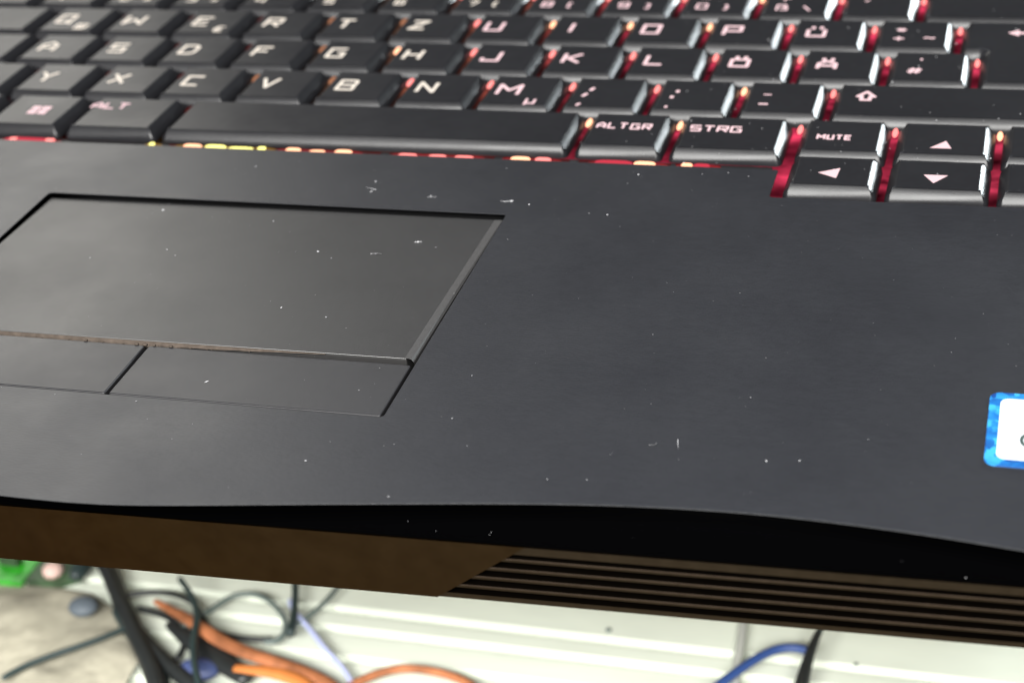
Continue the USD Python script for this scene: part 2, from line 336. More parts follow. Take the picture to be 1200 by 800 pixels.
for i in range(4):
    a, b = t0 + i * pitch + slot, t0 + (i + 1) * pitch
    obj('grille_slat', fin([(a, 2.6), (a, 0.55), (a + 0.10, 0.30), (a + 0.26, 0.20), (b - 0.30, 0.20), (b - 0.12, 0.34), (b, 0.7), (b, 2.6)]), 'slat', lap, smooth=30)
a = t0 + 4 * pitch + slot
obj('grille_rail', face([(diag(a) + 0.01, a), (XR, a), (XR, H), (diag(H) + 0.01, H)], (0.25, 3.0)), 'slat', lap)
obj('grille_backing', face([(diag(H) - 4, 0.4), (XR, 0.4), (XR, H - 0.2), (diag(H) - 4, H - 0.2)], (3.2, 4.2)), 'gloss', lap)
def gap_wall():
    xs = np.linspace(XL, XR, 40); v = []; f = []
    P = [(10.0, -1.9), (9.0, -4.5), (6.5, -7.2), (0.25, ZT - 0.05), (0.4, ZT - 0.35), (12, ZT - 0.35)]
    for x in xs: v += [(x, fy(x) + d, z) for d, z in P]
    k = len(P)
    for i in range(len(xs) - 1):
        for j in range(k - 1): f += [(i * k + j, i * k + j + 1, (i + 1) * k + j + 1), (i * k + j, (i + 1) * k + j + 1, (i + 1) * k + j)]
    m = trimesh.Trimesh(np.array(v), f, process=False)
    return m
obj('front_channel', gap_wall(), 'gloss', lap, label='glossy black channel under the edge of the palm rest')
obj('base', loft(np.array([(XL, fy(XL) + 5), (XR, fy(XR) + 5), (346, 112), (-84, 112)], float), [(-23.5, 3), (-21.0, 0.5), (-9.5, 0.5)]), 'well', lap)

# ------------------------------------------------------------------ keyboard
obj('light_sheet', box(KX0 - 1, -36, -2.6, KX1 + 1, KY1 + 1, -1.7), 'light_sheet', lap, label='red glowing light sheet under the keys')

cover_shape = Polygon([(KX0, -22.4), (227.2, -22.4), (227.2, -18.6), (KX0, -18.6)]).union(sbox(232.0, -34.6, KX1, -32.4))
obj('light_baffle', box(KX0 - 2, -36.6, -9.4, KX1 + 2, -36.1, -1.82), 'well', lap)  # unseen wall added to keep the sheet's glow out of the touchpad recess
obj('glow_cover', flatshape(cover_shape, -1.68, -1.25), 'well', lap)  # dark strip added to cover the sheet's glow along the front
# squared lettering, strokes on a 4 x 6 grid
G = {
 'A': [[(0, 0), (0, 4), (2, 6), (4, 4), (4, 0)], [(0, 2.2), (4, 2.2)]], 'Q': [[(0, 0), (0, 6), (4, 6), (4, 0), (0, 0)], [(2.4, 1.8), (4.6, -0.8)]],
 'B': [[(0, 0), (0, 6), (3.6, 6), (4, 5.4), (4, 3.6), (3.4, 3), (4, 2.4), (4, 0), (0, 0)], [(0, 3), (3.4, 3)]], 'C': [[(4, 6), (0, 6), (0, 0), (4, 0)]],
 'D': [[(0, 0), (0, 6), (3, 6), (4, 5), (4, 1), (3, 0), (0, 0)]], 'E': [[(4, 6), (0, 6), (0, 0), (4, 0)], [(0, 3), (3.4, 3)]], 'F': [[(4, 6), (0, 6), (0, 0)], [(0, 3), (3.4, 3)]],
 'G': [[(4, 6), (0, 6), (0, 0), (4, 0), (4, 3), (2.2, 3)]], 'H': [[(0, 0), (0, 6)], [(4, 0), (4, 6)], [(0, 3), (4, 3)]], 'I': [[(2, 0), (2, 6)]],
 'J': [[(4, 6), (4, 0), (0, 0), (0, 1.8)]], 'K': [[(0, 0), (0, 6)], [(4, 6), (1, 3), (4, 0)], [(0, 3), (1, 3)]], 'L': [[(0, 6), (0, 0), (4, 0)]],
 'M': [[(0, 0), (0, 6), (2.5, 2.5), (5, 6), (5, 0)]], 'N': [[(0, 0), (0, 6), (4, 0), (4, 6)]], 'O': [[(0, 0), (0, 6), (4, 6), (4, 0), (0, 0)]],
 'P': [[(0, 0), (0, 6), (4, 6), (4, 2.6), (0, 2.6)]], 'R': [[(0, 0), (0, 6), (4, 6), (4, 2.8), (0, 2.8)], [(2, 2.8), (4, 0)]], 'S': [[(4, 6), (0, 6), (0, 3), (4, 3), (4, 0), (0, 0)]],
 'T': [[(0, 6), (4, 6)], [(2, 6), (2, 0)]], 'U': [[(0, 6), (0, 0), (4, 0), (4, 6)]], 'V': [[(0, 6), (2, 0), (4, 6)]], 'W': [[(0, 6), (0, 0), (2.5, 3.5), (5, 0), (5, 6)]],
 'X': [[(0, 6), (4, 0)], [(0, 0), (4, 6)]], 'Y': [[(0, 6), (2, 3), (4, 6)], [(2, 3), (2, 0)]], 'Z': [[(0, 6), (4, 6), (0, 0), (4, 0)], [(1, 3), (3, 3)]],
 '\u00d6': [[(0, 0), (0, 4.6), (4, 4.6), (4, 0), (0, 0)], [(1, 5.6), (1, 6.3)], [(3, 5.6), (3, 6.3)]], '\u00c4': [[(0, 0), (0, 3.2), (2, 4.8), (4, 3.2), (4, 0)], [(0, 1.8), (4, 1.8)], [(1, 5.6), (1, 6.3)], [(3, 5.6), (3, 6.3)]],
 '\u00dc': [[(0, 4.6), (0, 0), (4, 0), (4, 4.6)], [(1, 5.6), (1, 6.3)], [(3, 5.6), (3, 6.3)]],
 ',': [[(1.6, 1), (0.8, -1)]], ';': [[(1.6, 1), (0.8, -1)], [(2.4, 4.6), (2.1, 3.6)]], '.': [[(1.4, 0.4), (1.4, 0)]], ':': [[(1.4, 0.4), (1.4, 0)], [(2.2, 4.4), (2.2, 4.0)]],
 '-': [[(0.4, 3), (3.4, 3)]], '_': [[(0, 0), (4, 0)]], '+': [[(0, 3), (4, 3)], [(2, 1), (2, 5)]], '*': [[(0, 3), (4, 3)], [(1, 1.2), (3, 4.8)], [(1, 4.8), (3, 1.2)]],
 '~': [[(0, 2.6), (1, 3.6), (3, 2.6), (4, 3.6)]], '#': [[(1, 0.6), (1.8, 5.4)], [(2.8, 0.6), (3.6, 5.4)], [(0, 2), (4.2, 2)], [(0.4, 4), (4.6, 4)]], "'": [[(1, 6), (1, 4.4)]],
 '\u00b5': [[(0, -1.5), (0, 4), (0, 0), (3, 0), (3, 4)]], '<': [[(4, 5.4), (0, 3), (4, 0.6)]], '>': [[(0, 5.4), (4, 3), (0, 0.6)]], '@': [[(3, 1.5), (1.2, 1.5), (1.2, 4.2), (3, 4.2), (3, 1.5), (4.6, 1.5), (4.6, 6), (0, 6), (0, 0), (4.6, 0)]],
 '\u20ac': [[(4, 6), (1, 6), (0.6, 0), (4, 0)], [(-0.4, 3.6), (3, 3.6)], [(-0.4, 2.2), (3, 2.2)]],
 '0': [[(0, 0), (0, 6), (4, 6), (4, 0), (0, 0)]], '1': [[(0.6, 4.8), (2, 6), (2, 0)]], '2': [[(0, 6), (4, 6), (4, 3), (0, 3), (0, 0), (4, 0)]], '3': [[(0, 6), (4, 6), (4, 0), (0, 0)], [(1, 3), (4, 3)]],
 '4': [[(0, 6), (0, 2.6), (4, 2.6)], [(4, 6), (4, 0)]], '5': [[(4, 6), (0, 6), (0, 3), (4, 3), (4, 0), (0, 0)]], '6': [[(4, 6), (0, 6), (0, 0), (4, 0), (4, 3), (0, 3)]], '7': [[(0, 6), (4, 6), (2, 0)]],
 '8': [[(0, 0), (0, 6), (4, 6), (4, 0), (0, 0)], [(0, 3), (4, 3)]], '9': [[(0, 0), (4, 0), (4, 6), (0, 6), (0, 3), (4, 3)]], '\u00df': [[(0, -0.6), (0, 6), (3.4, 6), (3.4, 3.6), (2, 3.4), (4, 2.8), (4, 0), (1.4, 0)]],
 '?': [[(0, 6), (4, 6), (4, 3), (2, 3), (2, 1.6)], [(2, 0.4), (2, 0)]], '\\': [[(0, 6), (3, 0)]], '=': [[(0, 4), (4, 4)], [(0, 2), (4, 2)]], '/': [[(0, 0), (3, 6)]], '(': [[(2, 6), (0.6, 4.6), (0.6, 1.4), (2, 0)]], ')': [[(0.6, 6), (2, 4.6), (2, 1.4), (0.6, 0)]],
 '!': [[(1, 6), (1, 1.8)], [(1, 0.4), (1, 0)]], '"': [[(0.6, 6), (0.6, 4.6)], [(2.2, 6), (2.2, 4.6)]], '\u00a7': [[(3.4, 6), (0.6, 6), (0.6, 3.8), (3.4, 2.4), (3.4, 0), (0.6, 0)], [(0.6, 3.8), (0.6, 2.4), (3.4, 2.4)]], '$': [[(4, 5.4), (0, 5.4), (0, 3), (4, 3), (4, 0.6), (0, 0.6)], [(2, 6.4), (2, -0.4)]],
 '%': [[(0, 0), (4, 6)], [(0.4, 5.6), (0.4, 5)], [(3.6, 1), (3.6, 0.4)]], '&': [[(4, 0), (0.6, 5), (1.4, 6), (2.6, 6), (2.6, 4.4), (0, 2.4), (0, 0), (2.6, 0), (4, 2)]], '[': [[(2, 6), (0.6, 6), (0.6, 0), (2, 0)]], ']': [[(0.4, 6), (2, 6), (2, 0), (0.4, 0)]], '{': [[(2.4, 6), (1.2, 6), (1.2, 3.4), (0.6, 3), (1.2, 2.6), (1.2, 0), (2.4, 0)]], '}': [[(0.6, 6), (1.8, 6), (1.8, 3.4), (2.4, 3), (1.8, 2.6), (1.8, 0), (0.6, 0)]], '\u00b2': [[(0, 6), (3, 6), (3, 4), (0, 3), (3, 3)]], '\u00b3': [[(0, 6), (3, 6), (3, 3), (0, 3)]], '\u00b4': [[(1, 4.5), (2.4, 6.4)]], '`': [[(2.4, 4.5), (1, 6.4)]],
}
def glyphs(text, h, cx, cy, wide=1.0, weight=0.17, gap=0.34):
    """lettering of height h mm centred at (cx, cy)"""
    s = h / 6.0; x = 0; shapes = []
    for ch in text:
        xs = [p[0] for st in G[ch] for p in st]; x0 = min(xs); w = max(xs) - x0
        for st in G[ch]:
            shapes.append(LineString([(x + (a - x0) * s * wide, b * s) for a, b in st]))
        x += w * s * wide + gap * h
    sh = unary_union([q.buffer(weight * h / 2, cap_style='flat' if q.length > 0.25 * h else 'square', join_style='round', quad_segs=2) for q in shapes])
    return affinity.translate(sh, cx - (x - gap * h) / 2, cy - h / 2)

ZK = 1.95
def keycap(ring, front=1.75, side=2.1, back=0.8):
    """tapered cap with a rounded rim and a slightly hollow top; ring is the ccw outline of its skirt"""
    lo, hi = ring.min(0), ring.max(0)
    def shrink(t):
        # different tapers at the front, the back and the sides, by position on the skirt
        q = inset(ring, 0.0) .copy()
        n = inset(ring, 1.0) - ring
        amt = np.where(n[:, 1] > 0, front, back)
        return ring + np.stack([n[:, 0] * side, n[:, 1] * amt], 1) * t
    parts = []
    prof_ = [(-0.9, 0.0), (0.2, 0.10), (1.3, 0.62), (1.72, 0.83), (1.89, 0.94), (ZK, 1.06)]
    lay = [(z, shrink(t)) for z, t in prof_]
    for (z0, a), (z1, b) in zip(lay[:-1], lay[1:]): parts.append(wall(a, z0, b, z1))
    parts.append(cap([lay[-1][1]], ZK, True))
    m = trimesh.util.concatenate(parts); m.merge_vertices(digits_vertex=5)
    return m
SH = 1.5                                                              # keyboard offset to the right
ROW = {0: 3 * 18.57, 1: 2 * 18.57, 2: 18.57, 3: 0.0, 4: -18.57}
GAP = 1.35
def add_key(ring, legends=(), label=None, warm=False):
    k = obj('key', keycap(ring), 'key', lap, label=label, smooth=50)
    for sh in legends:
        obj('legend', flatshape(sh, ZK + 0.02, ZK + 0.07), 'legend_warm' if warm else 'legend', k, smooth=False)
    return k
LH = 5.0
def std_legends(text, cx, cy):
    """main letter at the upper left of the key, further signs under or beside it"""
    out = []
    if len(text) == 1: out.append(glyphs(text, LH, cx - 2.7, cy + 0.6, 1.12))
    return out
def row_keys(r, start, labels, widths=None):
    x = start
    y0 = ROW[r] - 0.5; y1 = y0 + 18.57 - 1.25
    for i, t in enumerate(labels):
        w = widths[i] if widths else 1.0
        a, b = x * U + SH + GAP / 2, (x + w) * U + SH - GAP / 2
        cx, cy = (a + b) / 2, (y0 + y1) / 2
        if w > 1.02: cx = a + 8.7
        leg = []
        for item in ([t] if isinstance(t, str) else t):
            if isinstance(item, str):
                if item: leg.append(glyphs(item, LH, cx - 2.7, cy + 0.4, 1.12))
            else:
                s, h, dx, dy = item; leg.append(glyphs(s, h, cx + dx, cy + dy, 1.15))
        first = t if isinstance(t, str) else (t[0] if isinstance(t[0], str) else t[0][0])
        add_key(rrect(a, y0, b, y1, 1.3, 4), leg, f'key lettered {first}' if first else None, warm=(cx < 152))
        x += w
lo = lambda s, dx=-3.2, dy=-3.0, h=3.0: (s, h, dx, dy)
up_ = lambda s, dx=-3.2, dy=3.2, h=3.0: (s, h, dx, dy)
row_keys(0, 0, [[up_('>') if 0 else ('`', 3.0, -3, 3)], [up_('!'), lo('1')], [up_('"'), lo('2'), lo('\u00b2', 3, -4, 2.4)], [up_('\u00a7'), lo('3'), lo('\u00b3', 3, -4, 2.4)], [up_('$'), lo('4')], [up_('%'), lo('5')], [up_('&'), lo('6')],
    [up_('/'), lo('7'), lo('{', 2.6, -3.4, 2.8)], [up_('('), lo('8'), lo('[', 2.6, -3.4, 2.8)], [up_(')'), lo('9'), lo(']', 2.6, -3.4, 2.8)], [up_('='), lo('0'), lo('}', 2.6, -3.4, 2.8)], [up_('?'), lo('\u00df'), lo('\\', 2.6, -3.4, 2.8)], [('\u00b4', 3.0, -3, 1)], ''], [1] * 13 + [2])
row_keys(1, 0, ['', ['Q', ('@', 3.0, 3.6, -4.6)], 'W', ['E', ('\u20ac', 3.0, 3.6, -4.6)], 'R', 'T', 'Z', 'U', 'I', 'O', 'P', '\u00dc', [('*', 2.8, -3.0, 2.6), ('+', 3.0, -3.2, -2.6), ('~', 3.0, 3.4, -2.0)]], [1.5] + [1] * 12)
row_keys(2, 0, ['', 'A', 'S', 'D', 'F', 'G', 'H', 'J', 'K', 'L', '\u00d6', '\u00c4', [("'", 3.0, -2.0, 3.0), ('#', 3.4, -3.0, -2.2)]], [1.75] + [1] * 12)
row_keys(3, 0, ['', [('>', 3.0, -3, 3), ('<', 3.0, -3, -3)], 'Y', 'X', 'C', 'V', 'B', 'N', ['M', ('\u00b5', 3.2, 3.6, -5.0)], [(',', 3.6, -4.6, -4.6), (';', 4.6, -4.0, 1.0)], [('.', 3.6, -4.6, -4.6), (':', 4.6, -4.0, 1.0)], [('_', 2.2, -3.4, 2.6), ('-', 3.4, -3.6, -3.4)]], [1.25] + [1] * 11)
# right shift with its outlined arrow
a, b = 12.25 * U + SH + GAP / 2, 15 * U + SH - GAP / 2
arrow = Polygon([(240.0, 10.0), (242.4, 13.4), (244.8, 10.0), (243.6, 10.0), (243.6, 7.6), (241.2, 7.6), (241.2, 10.0)])
add_key(rrect(a, -0.5, b, -0.5 + 17.3, 1.3, 4), [affinity.scale(arrow, 0.72, 0.72, origin=(242.2, 10.2)).exterior.buffer(0.38)], 'wide key with an outlined arrow')
# angled enter key
ex0, ex1, exr = 13.5 * U + SH + GAP / 2, 13.75 * U + SH + GAP / 2, 15 * U + SH - GAP / 2
ey0, eym, ey1 = ROW[2] - 0.5, ROW[1] - 0.5 - 0.2, ROW[1] - 0.5 + 17.3
ent = Polygon([(ex1, ey0), (exr, ey0), (exr, ey1), (ex0, ey1), (ex0, eym), (ex1, eym)]).buffer(-1.2, quad_segs=4).buffer(2.0, quad_segs=4).buffer(-0.8, quad_segs=4)
er = np.array(ent.exterior.coords)[:-1]; er = er if ent.exterior.is_ccw else er[::-1]
ret = unary_union([LineString([(275.8, 50.5), (275.8, 47.2), (270.4, 47.2)]).buffer(0.5, cap_style='flat', join_style='mitre'), Polygon([(269.2, 47.2), (271.6, 49.0), (271.6, 45.4)])])
add_key(er, [ret], 'angled enter key with a bent arrow')
# bottom row
b4 = [0.0, 1.25, 2.45, 3.56, 4.80, 9.685, 10.71, 11.98]
def key4(x0, x1, leg=(), label=None, y0=-19.1, y1=-1.8, warm=False):
    add_key(rrect(x0 * U + SH + GAP / 2, y0, x1 * U + SH - GAP / 2, y1, 1.3, 4), leg, label, warm)
key4(b4[1], b4[2], [glyphs('FN', 2.6, 33.5, -7.5, 1.1)], 'key lettered FN')
win = unary_union([sbox(59.6 - 2.3, -10.4 - 2.0, 59.6 - 0.25, -10.4 - 0.2), sbox(59.6 + 0.25, -10.4 - 2.0, 59.6 + 2.3, -10.4 - 0.2), sbox(59.6 - 2.3, -10.4 + 0.2, 59.6 - 0.25, -10.4 + 2.0), sbox(59.6 + 0.25, -10.4 + 0.2, 59.6 + 2.3, -10.4 + 2.0)])
key4(b4[2], b4[3], [win], 'key with a four pane window sign')
key4(b4[3], b4[4], [glyphs('ALT', 2.7, 75.8, -6.8, 1.25, 0.2)], 'key lettered ALT')
key4(b4[4], b4[5], [], 'long blank space bar')
key4(b4[5], b4[6], [glyphs('ALT', 2.4, 192.6, -8.4, 0.95, 0.2), glyphs('GR', 2.4, 198.7, -8.6, 1.0, 0.2)], 'key lettered ALT GR')
key4(b4[6], b4[7], [glyphs('STRG', 2.5, 214.2, -8.4, 1.15, 0.2)], 'key lettered STRG')
CX = [12.02, 13.02, 14.09, 15.1]
key4(CX[0], CX[1], [glyphs('MUTE', 1.9, 238.3, -10.5, 0.85, 0.24)], 'key lettered MUTE', -17.9)
key4(CX[1], CX[2], [Polygon([(257.2, -13.9), (261.2, -13.9), (260.0, -10.6)])], 'key with an up arrow', -17.9)
key4(CX[2], CX[3], [], None, -17.9)
key4(CX[0], CX[1], [Polygon([(237.3, -26.8), (241.2, -24.6), (240.9, -28.9)])], 'key with a left arrow', -33.2, -19.0)
key4(CX[1], CX[2], [Polygon([(257.0, -26.0), (261.4, -26.0), (259.0, -29.4)])], 'key with a down arrow', -33.2, -19.0)
key4(CX[2], CX[3], [Polygon([(280.6, -24.6), (284.6, -26.8), (280.9, -28.9)])], 'key with a right arrow', -33.2, -19.0)

# glowing beads for light leaking out along the front of the keyboard
slits = [(55.8, 68.6, 'leak_red'), (57.0, 60.0, 'leak_rose'), (66.0, 68.4, 'leak_rose'), (91.7, 92.9, 'leak_yellow'), (99.9, 104.2, 'leak_peach'), (105.0, 110.0, 'leak_yellow'), (110.3, 116.5, 'leak_yellow'), (117.4, 119.2, 'leak_yellow'), (123.9, 127.3, 'leak_peach'), (129.2, 133.0, 'leak_peach'), (135.1, 139.0, 'leak_peach'),
         (149.2, 153.7, 'leak_rose'), (155.9, 160.0, 'leak_rose'), (161.6, 166.0, 'leak_rose'), (173.8, 178.0, 'leak_peach'), (179.0, 182.4, 'leak_rose'), (191.5, 199.4, 'leak_red'), (199.6, 204.1, 'leak_peach'), (209.3, 211.6, 'leak_peach'), (211.8, 215.1, 'leak_red')]
rr = random.Random(3)
for x0, x1, m in slits:
    thin = (110.0 < x0 < 117) or (128 < x0 < 134) or (149 < x0 < 167)
    e = trimesh.creation.icosphere(2, 1.0); v = np.array(e.vertices)
    v = np.sign(v) * np.abs(v) ** np.array([0.45, 0.8, 0.8]); e.vertices = v
    e.apply_scale(((x1 - x0) / 2, 0.9, 0.42 if thin else 0.62)); e.apply_translation(((x0 + x1) / 2, -20.7, -0.95 + (0 if thin else 0.12)))
    obj('light_leak', e, m, lap, smooth=True)
for x0, x1, m in slits:                                              # dimmer glowing beads for the weaker spill round each glint
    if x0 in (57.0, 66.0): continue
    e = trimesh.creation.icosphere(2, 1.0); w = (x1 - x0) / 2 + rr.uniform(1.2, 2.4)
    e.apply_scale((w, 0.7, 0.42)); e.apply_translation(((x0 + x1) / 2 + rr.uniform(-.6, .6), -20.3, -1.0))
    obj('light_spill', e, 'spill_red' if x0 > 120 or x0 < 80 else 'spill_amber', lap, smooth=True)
for x0, x1 in ((96, 145), (147, 170), (172, 186), (188, 207), (208, 217)):
    obj('light_leak', box(x0, -21.0, -1.24, x1, -19.4, -0.98), 'leak_dim', lap)
# glowing beads for backlight leaking at the back end of the key gaps
def leak_glint(x, y, z=-0.25):
    m = 'leak_dim' if x < 100 else ('leak_amber' if x < 128 else ('leak_peach' if rr.random() < 0.35 else 'leak_rose'))
    e = trimesh.creation.icosphere(1, 1.0); e.apply_scale((0.58, 2.1, 0.5)); e.apply_translation((x, y, z)); obj('leak_glint', e, m, lap, smooth=True)
for r, xs in ((1, np.arange(1.5, 14.0)), (2, np.arange(1.75, 14.0)), (3, np.arange(1.25, 12.5)), (0, np.arange(1, 13.5))):
    for q in xs:
        if q * U < 20: continue
        leak_glint(q * U + SH, ROW[r] + 16.3 - 0.2)
for q in b4[4:7]: leak_glint(q * U + SH, -2.6)
for q in CX[:3]: leak_glint(q * U + SH, -2.6)

# sticker at the right edge of the palm rest
st = obj('sticker', loft(rrect(272.9, -117.4, 290.0, -97.6, 1.7, 6), [(0.01, 0), (0.10, 0), (0.14, 0.05)]), 'stickerblue', lap, label='blue bordered sticker with a white middle')
obj('panel', loft(rrect(274.55, -115.6, 288.1, -99.3, 1.3, 6), [(0.145, 0), (0.165, 0.01)]), 'stickerwhite', st)
arc = Point(280.2, -110.3).buffer(2.5).difference(Point(280.2, -110.3).buffer(1.95)).difference(Polygon([(280.2, -110.3), (286, -106), (286, -114.6)]))
obj('print', flatshape(arc, 0.17, 0.18), 'print', st, smooth=False)

# ------------------------------------------------------------------ dust on the laptop
rng = np.random.default_rng(11)
spots = [(159.9, -64.0, .34), (148.3, -64.3, .2), (151.9, -66.6, .2), (118.0, -66.9, .22), (107.6, -51.9, .3), (120.8, -69.1, .2), (188.5, -138.4, .22), (172.4, -131.4, .26), (183.3, -125.6, .16), (179.9, -40.9, .38), (183.7, -42.0, .25), (150.2, -39.6, .3), (163.1, -40.3, .25), (149.5, -35.0, .22),
         (146.5, -111.3, .28), (104.1, -72.0, .2), (149.9, -86.3, .2), (159.4, -88.7, .24), (236.9, -104.2, .24), (242.0, -121.0, .24), (246.8, -120.2, .2), (217.7, -87.2, .22), (199.9, -44.7, .2), (200.7, -31.0, .22), (173.4, -110.2, .18), (191.6, -116.6, .18), (191.0, -103.9, .18), (196.2, -44.4, .18), (166.3, -58.2, .28), (170.4, -60.1, .26), (137.4, -119.2, .2), (134.3, -52.6, .2), (109.1, -50.2, .3), (121.2, -30.4, .22)]
flk = []
def zsurf(x, y):
    if PX0 < x < PX1 and PB < y < PT: return -0.9 + 1.25 * (PT - y) / (PT - PB) * (0.75 + 0.25 * (x - PX0) / (PX1 - PX0))
    if PX0 < x < PX1 and PB2 < y < PB: return -0.35
    return 0.0
def flake(x, y, s, z):
    m = trimesh.creation.icosphere(0, 1.0); v = np.array(m.vertices) * rng.uniform(0.6, 1.2, (len(m.vertices), 1)); m.vertices = v
    m.apply_scale((s * rng.uniform(0.6, 1.4), s * rng.uniform(0.6, 1.4), s * 0.45)); m.apply_transform(trimesh.transformations.rotation_matrix(rng.uniform(0, 6), (0, 0, 1))); m.apply_translation((x, y, z + s * 0.3)); flk.append(m)
for x, y, s in spots: flake(x, y, s * 0.9, zsurf(x, y))
for i in range(330):
    x, y = rng.uniform(62, 284), rng.uniform(-142, -24)
    if y < -132 and x > 165: continue
    if x > 227 and y > -36: continue
    if x > 272 and -118 < y < -97: continue
    flake(x, y, rng.uniform(0.025, 0.085), zsurf(x, y))
for i in range(170):                                                  # on the keys to the right
    x, y = rng.uniform(185, 285), rng.uniform(-32, 66)
    flake(x, y, rng.uniform(0.05, 0.19), ZK - 0.03)
def fibre(x, y, a, L, r=0.05, bend=None):
    r *= 0.8; L *= 0.8; bend = rng.uniform(-0.35, 0.35) if bend is None else bend
    d = np.array([math.cos(a), math.sin(a)]); n = np.array([-d[1], d[0]])
    z = zsurf(x, y) + r
    flk.append(tube([(x - d[0] * L / 2, y - d[1] * L / 2, z), (x + n[0] * bend, y + n[1] * bend, z), (x + d[0] * L / 2, y + d[1] * L / 2, z)], r, 4, 5))
fibre(228.2, -118.5, 1.8, 3.0, 0.06); fibre(224.4, -119.0, 0.6, 1.6); fibre(159.9, -64.0, 0.1, 2.6, 0.07); fibre(166.3, -58.2, 0.2, 1.8, 0.06); fibre(149.7, -38.2, -0.3, 3.2, 0.07); fibre(163.4, -40.6, 0.1, 2.2, 0.06); fibre(146.5, -111.3, 1.0, 1.0); fibre(178.5, -40.9, 0.0, 2.2, 0.06)
for i in range(8):                                                   # in the channel under the edge
    x = rng.uniform(180, 300); t = rng.uniform(0.35, 0.95)
    flake(x, fy(x) + 6.5 - 6.0 * t, rng.uniform(0.03, 0.09), -7.2 - 1.35 * t)
obj('dust', flk, 'dust', None, label='pale dust specks and short fibres scattered over the black laptop', category='dust', kind='stuff')

# ------------------------------------------------------------------ what lies on the bench
cb = thing('circuit_board', 'bright green circuit board at the left end of the bench', 'circuit board')
obj('board', loft(rrect(-40, -0.6, 10.5, 30, 1, 2)[:, :], [(BZ + 0.3, 0), (BZ + 2.0, 0)]), 'pcb', cb)
obj('chip', box(-12, 8, BZ + 2.0, -4, 16, BZ + 3.4), 'chip', cb)
obj('connector', box(0, 6, BZ + 2.0, 6, 9, BZ + 5), 'pcbdark', cb)
db = thing('circuit_board', 'small dark circuit board with a pink part, between the green board and the black cables', 'circuit board')
obj('board', loft(np.array([(11.5, 0.6), (22, 1.2), (26.5, 4.5), (26, 18), (11.5, 18)], float), [(BZ + 0.3, 0), (BZ + 2.4, 0)]), 'pcbdark', db)
m = trimesh.creation.icosphere(2, 1.0); m.apply_scale((3.0, 3.0, 2.2)); m.apply_translation((18.3, 4.6, BZ + 3.6)); obj('capacitor', m, 'pinkpart', db, smooth=True)
m = trimesh.creation.icosphere(2, 1.0); m.apply_scale((2.6, 4.5, 2.4)); m.apply_translation((25.5, 7, BZ + 3.0)); obj('coil', m, 'rubber_green', db, smooth=True)

# crumpled cloth
gx, gy = np.meshgrid(np.linspace(-60, 60, 90), np.linspace(-80, -0.5, 70))
edge = np.interp(gx.ravel(), [-60, 12, 24, 32, 42, 52, 60, 66], [-1, 0.8, 1.2, 0.5, -5.0, -11.5, -22, -36]).reshape(gx.shape)
yy = -80 + (gy + 80) / 79.5 * (edge + 80)
p3 = np.stack([gx / 13.0, yy / 10.0, np.zeros_like(gx)], -1)
hz = 4.2 * meshkit.fbm(p3 * 0.8, 4, 3) ** 1.2 * np.clip((edge - yy) / 7.0, 0, 1) ** 0.6 + 0.4
ny, nx = gx.shape; idx = np.arange(nx * ny).reshape(ny, nx)
f = np.vstack([np.c_[idx[:-1, :-1].ravel(), idx[:-1, 1:].ravel(), idx[1:, 1:].ravel()], np.c_[idx[:-1, :-1].ravel(), idx[1:, 1:].ravel(), idx[1:, :-1].ravel()]])
obj('cloth', trimesh.Trimesh(np.c_[gx.ravel(), yy.ravel(), BZ + hz.ravel()], f, process=False), 'cloth', smooth=True, label='crumpled grey beige cloth on the bench, left of the black cables', category='cloth')

def cable(label, pts, r, mat, name='cable', group=None, z=None, **k):
    P = [(p[0], p[1], p[2] if len(p) > 2 else z) for p in pts]
    return obj(name, tube(P, r, **k), mat, None, label, smooth=True, category='cable', group=group)
cable('thick black cable running down beside the beige cloth', [(22, 24), (25.8, 16.3), (32.5, 8.6), (40.7, -0.8), (47.9, -8.8), (55.9, -18.2), (62.6, -25.7), (68.6, -33.0), (80, -50)], [1.9, 2.0, 2.3, 2.6, 2.6], 'rubber', z=BZ + 4)
cable('black cable curving away to the right from the bundle beside the cloth', [(23.5, 24), (27.3, 16.6), (34.5, 7.8), (43.7, -4.0), (51.9, -13.6), (59.8, -20.1), (68.6, -26.4), (78.9, -32.8), (95, -44)], [1.6, 2.4, 2.2, 1.9], 'rubber', z=BZ + 3.2)
cable('short dark cable lowest in the bundle beside the cloth', [(45, -7.5), (50.3, -12.9), (58, -20.0), (66.0, -28.6), (73.0, -37.7), (82, -50)], [2.0, 2.6, 2.4], 'rubber_green', z=BZ + 2.6)
cable('thin black wire curling under the tip of the orange tool', [(50.5, -6.3), (55.3, -7.1), (59.7, -8.2), (65.3, -11.9), (69.2, -17.2), (70, -24)], 0.9, 'rubber', z=BZ + 3)
cable('grey wire bent in a loop above the orange tool', [(66, -12), (69.6, -5.5), (71.9, -1.1), (74.4, 3.0), (78.2, 4.8), (83.0, 4.1), (89.0, -0.0), (93.6, -5.7), (94.1, -11.6), (90.8, -13.2)], 0.75, 'wire_grey', z=BZ + 3)
cable('short dark wire standing upright right of the grey loop', [(86.3, 20), (88.3, 14.8), (92.5, 4.2), (95.1, -3.3), (96.8, -10.1)], [0.8, 1.0, 1.0, 1.3], 'rubber_green', z=BZ + 4)
cable('grey wire slanting down to meet the upright dark wire', [(103, 20), (102.0, 13.3), (100.7, 4.9), (98.6, -0.9), (96.6, -5.3)], 0.7, 'wire_grey', z=BZ + 3)
cable('pale lavender wire running down to the right past the orange tool', [(91, 4), (93.7, 0.2), (100.3, -5.8), (107.3, -12.6), (114.4, -18.8), (118.3, -23.0), (124, -32)], 0.75, 'wire_lavender', z=BZ + 3)
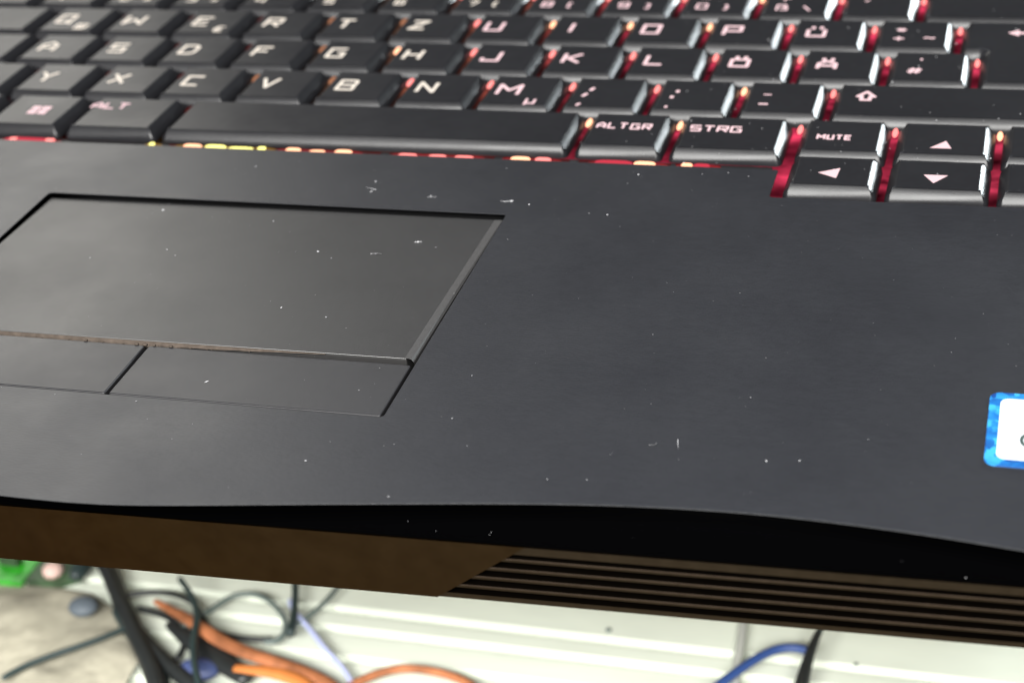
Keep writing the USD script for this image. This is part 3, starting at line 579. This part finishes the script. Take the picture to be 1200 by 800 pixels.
cable('pale grey wire left of the blue cable under the grille', [(211.0, 25), (212.2, 17.0), (213.0, 8.6), (213.5, 0.4), (214.1, -5.9), (215, -20)], 1.2, 'wire_pale', z=BZ + 2)
cable('blue cable arching towards the black probe', [(203, -26), (211.4, -10.2), (215.5, -3.8), (219.4, 1.4), (223.1, 4.7), (226.6, 5.8), (230.2, 5.2)], 1.15, 'wire_blue', z=BZ + 5)
t = thing('test_probe', 'black tapered probe at the right of the bench beside the blue cable', 'probe')
obj('tip', tube([(233.0, 16.0, BZ + 7), (232.7, 12.2, BZ + 7), (232.2, 9.0, BZ + 7)], [0.45, 0.8, 1.0]), 'rubber_green', t, smooth=True)
obj('handle', tube([(232.25, 9.4, BZ + 7), (231.8, 6.4, BZ + 7), (231.0, -0.2, BZ + 6), (230.6, -7.5, BZ + 5), (230.3, -24, BZ + 4)], [1.0, 1.5, 2.2, 2.5]), 'rubber', t, smooth=True)
t = thing('pliers', 'orange handled tool with a black joint, lying across the bench below the front band', 'pliers')
obj('handle', tube([(54.5, -3.6, BZ + 4), (57.8, -5.6, BZ + 4.5), (69.8, -12.2, BZ + 6), (81.8, -18.6, BZ + 6), (92.5, -22.1, BZ + 6), (102.7, -23.7, BZ + 5), (118.4, -30.0, BZ + 4)], [0.9, 1.7, 2.1, 2.0, 2.1, 2.3], flat=0.6), 'orange', t, smooth=True, label='long orange handle')
obj('joint', tube([(61.7, -10.9, BZ + 3), (66, -13.5, BZ + 3), (73.3, -17.2, BZ + 3), (82.9, -22.6, BZ + 3), (92.0, -27.6, BZ + 3)], [1.2, 3.2, 3.4, 2.6], flat=0.6), 'rubber', t, smooth=True)
obj('handle', tube([(88, -26.0, BZ + 4.5), (97.5, -26.2, BZ + 5), (105.7, -27.7, BZ + 5), (113.4, -33.0, BZ + 4)], [1.3, 2.1, 2.0], flat=0.6), 'orange_end', t, smooth=True, label='bright orange handle end')
m = trimesh.creation.icosphere(3, 1.0); m.apply_scale((5.5, 3.6, 2.4)); m.apply_translation((77.5, -26.0, BZ + 2.6))
obj('plug', m, 'blueplug', None, 'small dark blue plug beside the black joint of the orange tool', smooth=True, category='plug')
cable('orange brown cable arching into view at the bottom of the bench', [(114, -34), (121.8, -22.6), (126.2, -18.8), (131.3, -16.6), (136.9, -16.3), (145.3, -17.7), (156, -26)], 1.1, 'orange', z=BZ + 3)
cable('dark wire crossing over the joint of the orange tool', [(60, 2), (66, -4), (71, -11), (74, -19), (78, -28), (86, -40)], [0.8, 1.0, 0.9], 'rubber_green', z=BZ + 8)
cable('black wire looping from the cable bundle towards the grey loop', [(44, -2), (52, 1), (60, 0.5), (67, -3.5), (73, -10), (83, -13), (92, -12)], 0.8, 'rubber', z=BZ + 3)
m = trimesh.creation.icosphere(3, 1.0); m.apply_scale((4.2, 3.6, 2.4)); m.apply_translation((35.5, -9.5, BZ + 4.2))
obj('plug', m, 'shadow_spot', None, 'dark slate grey lump standing in for a shadow spot on the cloth left of the black cables', smooth=True, category='plug')  # dark lump in place of a shadow spot on the cloth
cable('short black cord lying across the beige cloth near the bottom edge', [(28, -40), (36, -30), (43, -24), (50, -17), (53, -13)], [0.8, 0.9, 0.7], 'rubber_green', z=BZ + 4.0)
for x, y, s, lb in ((178.0, 9.9, 0.8, 'tiny dark crumb on the white bench below the middle of the grille'), (242.0, 7.7, 0.6, 'tiny dark crumb on the white bench right of the black probe')):
    m = trimesh.creation.icosphere(1, s); m.apply_scale((1, 1, 0.6)); m.apply_translation((x, y, BZ + 0.4)); obj('crumb', m, 'wire_grey', None, lb, category='crumb', smooth=True)
# the laptop's support, set back under it
obj('stand', box(-20, 62, BZ + 0.1, 290, 108, -23.6, 2.0), 'wood', None, 'wooden block carrying the laptop, set back beneath it', category='stand')
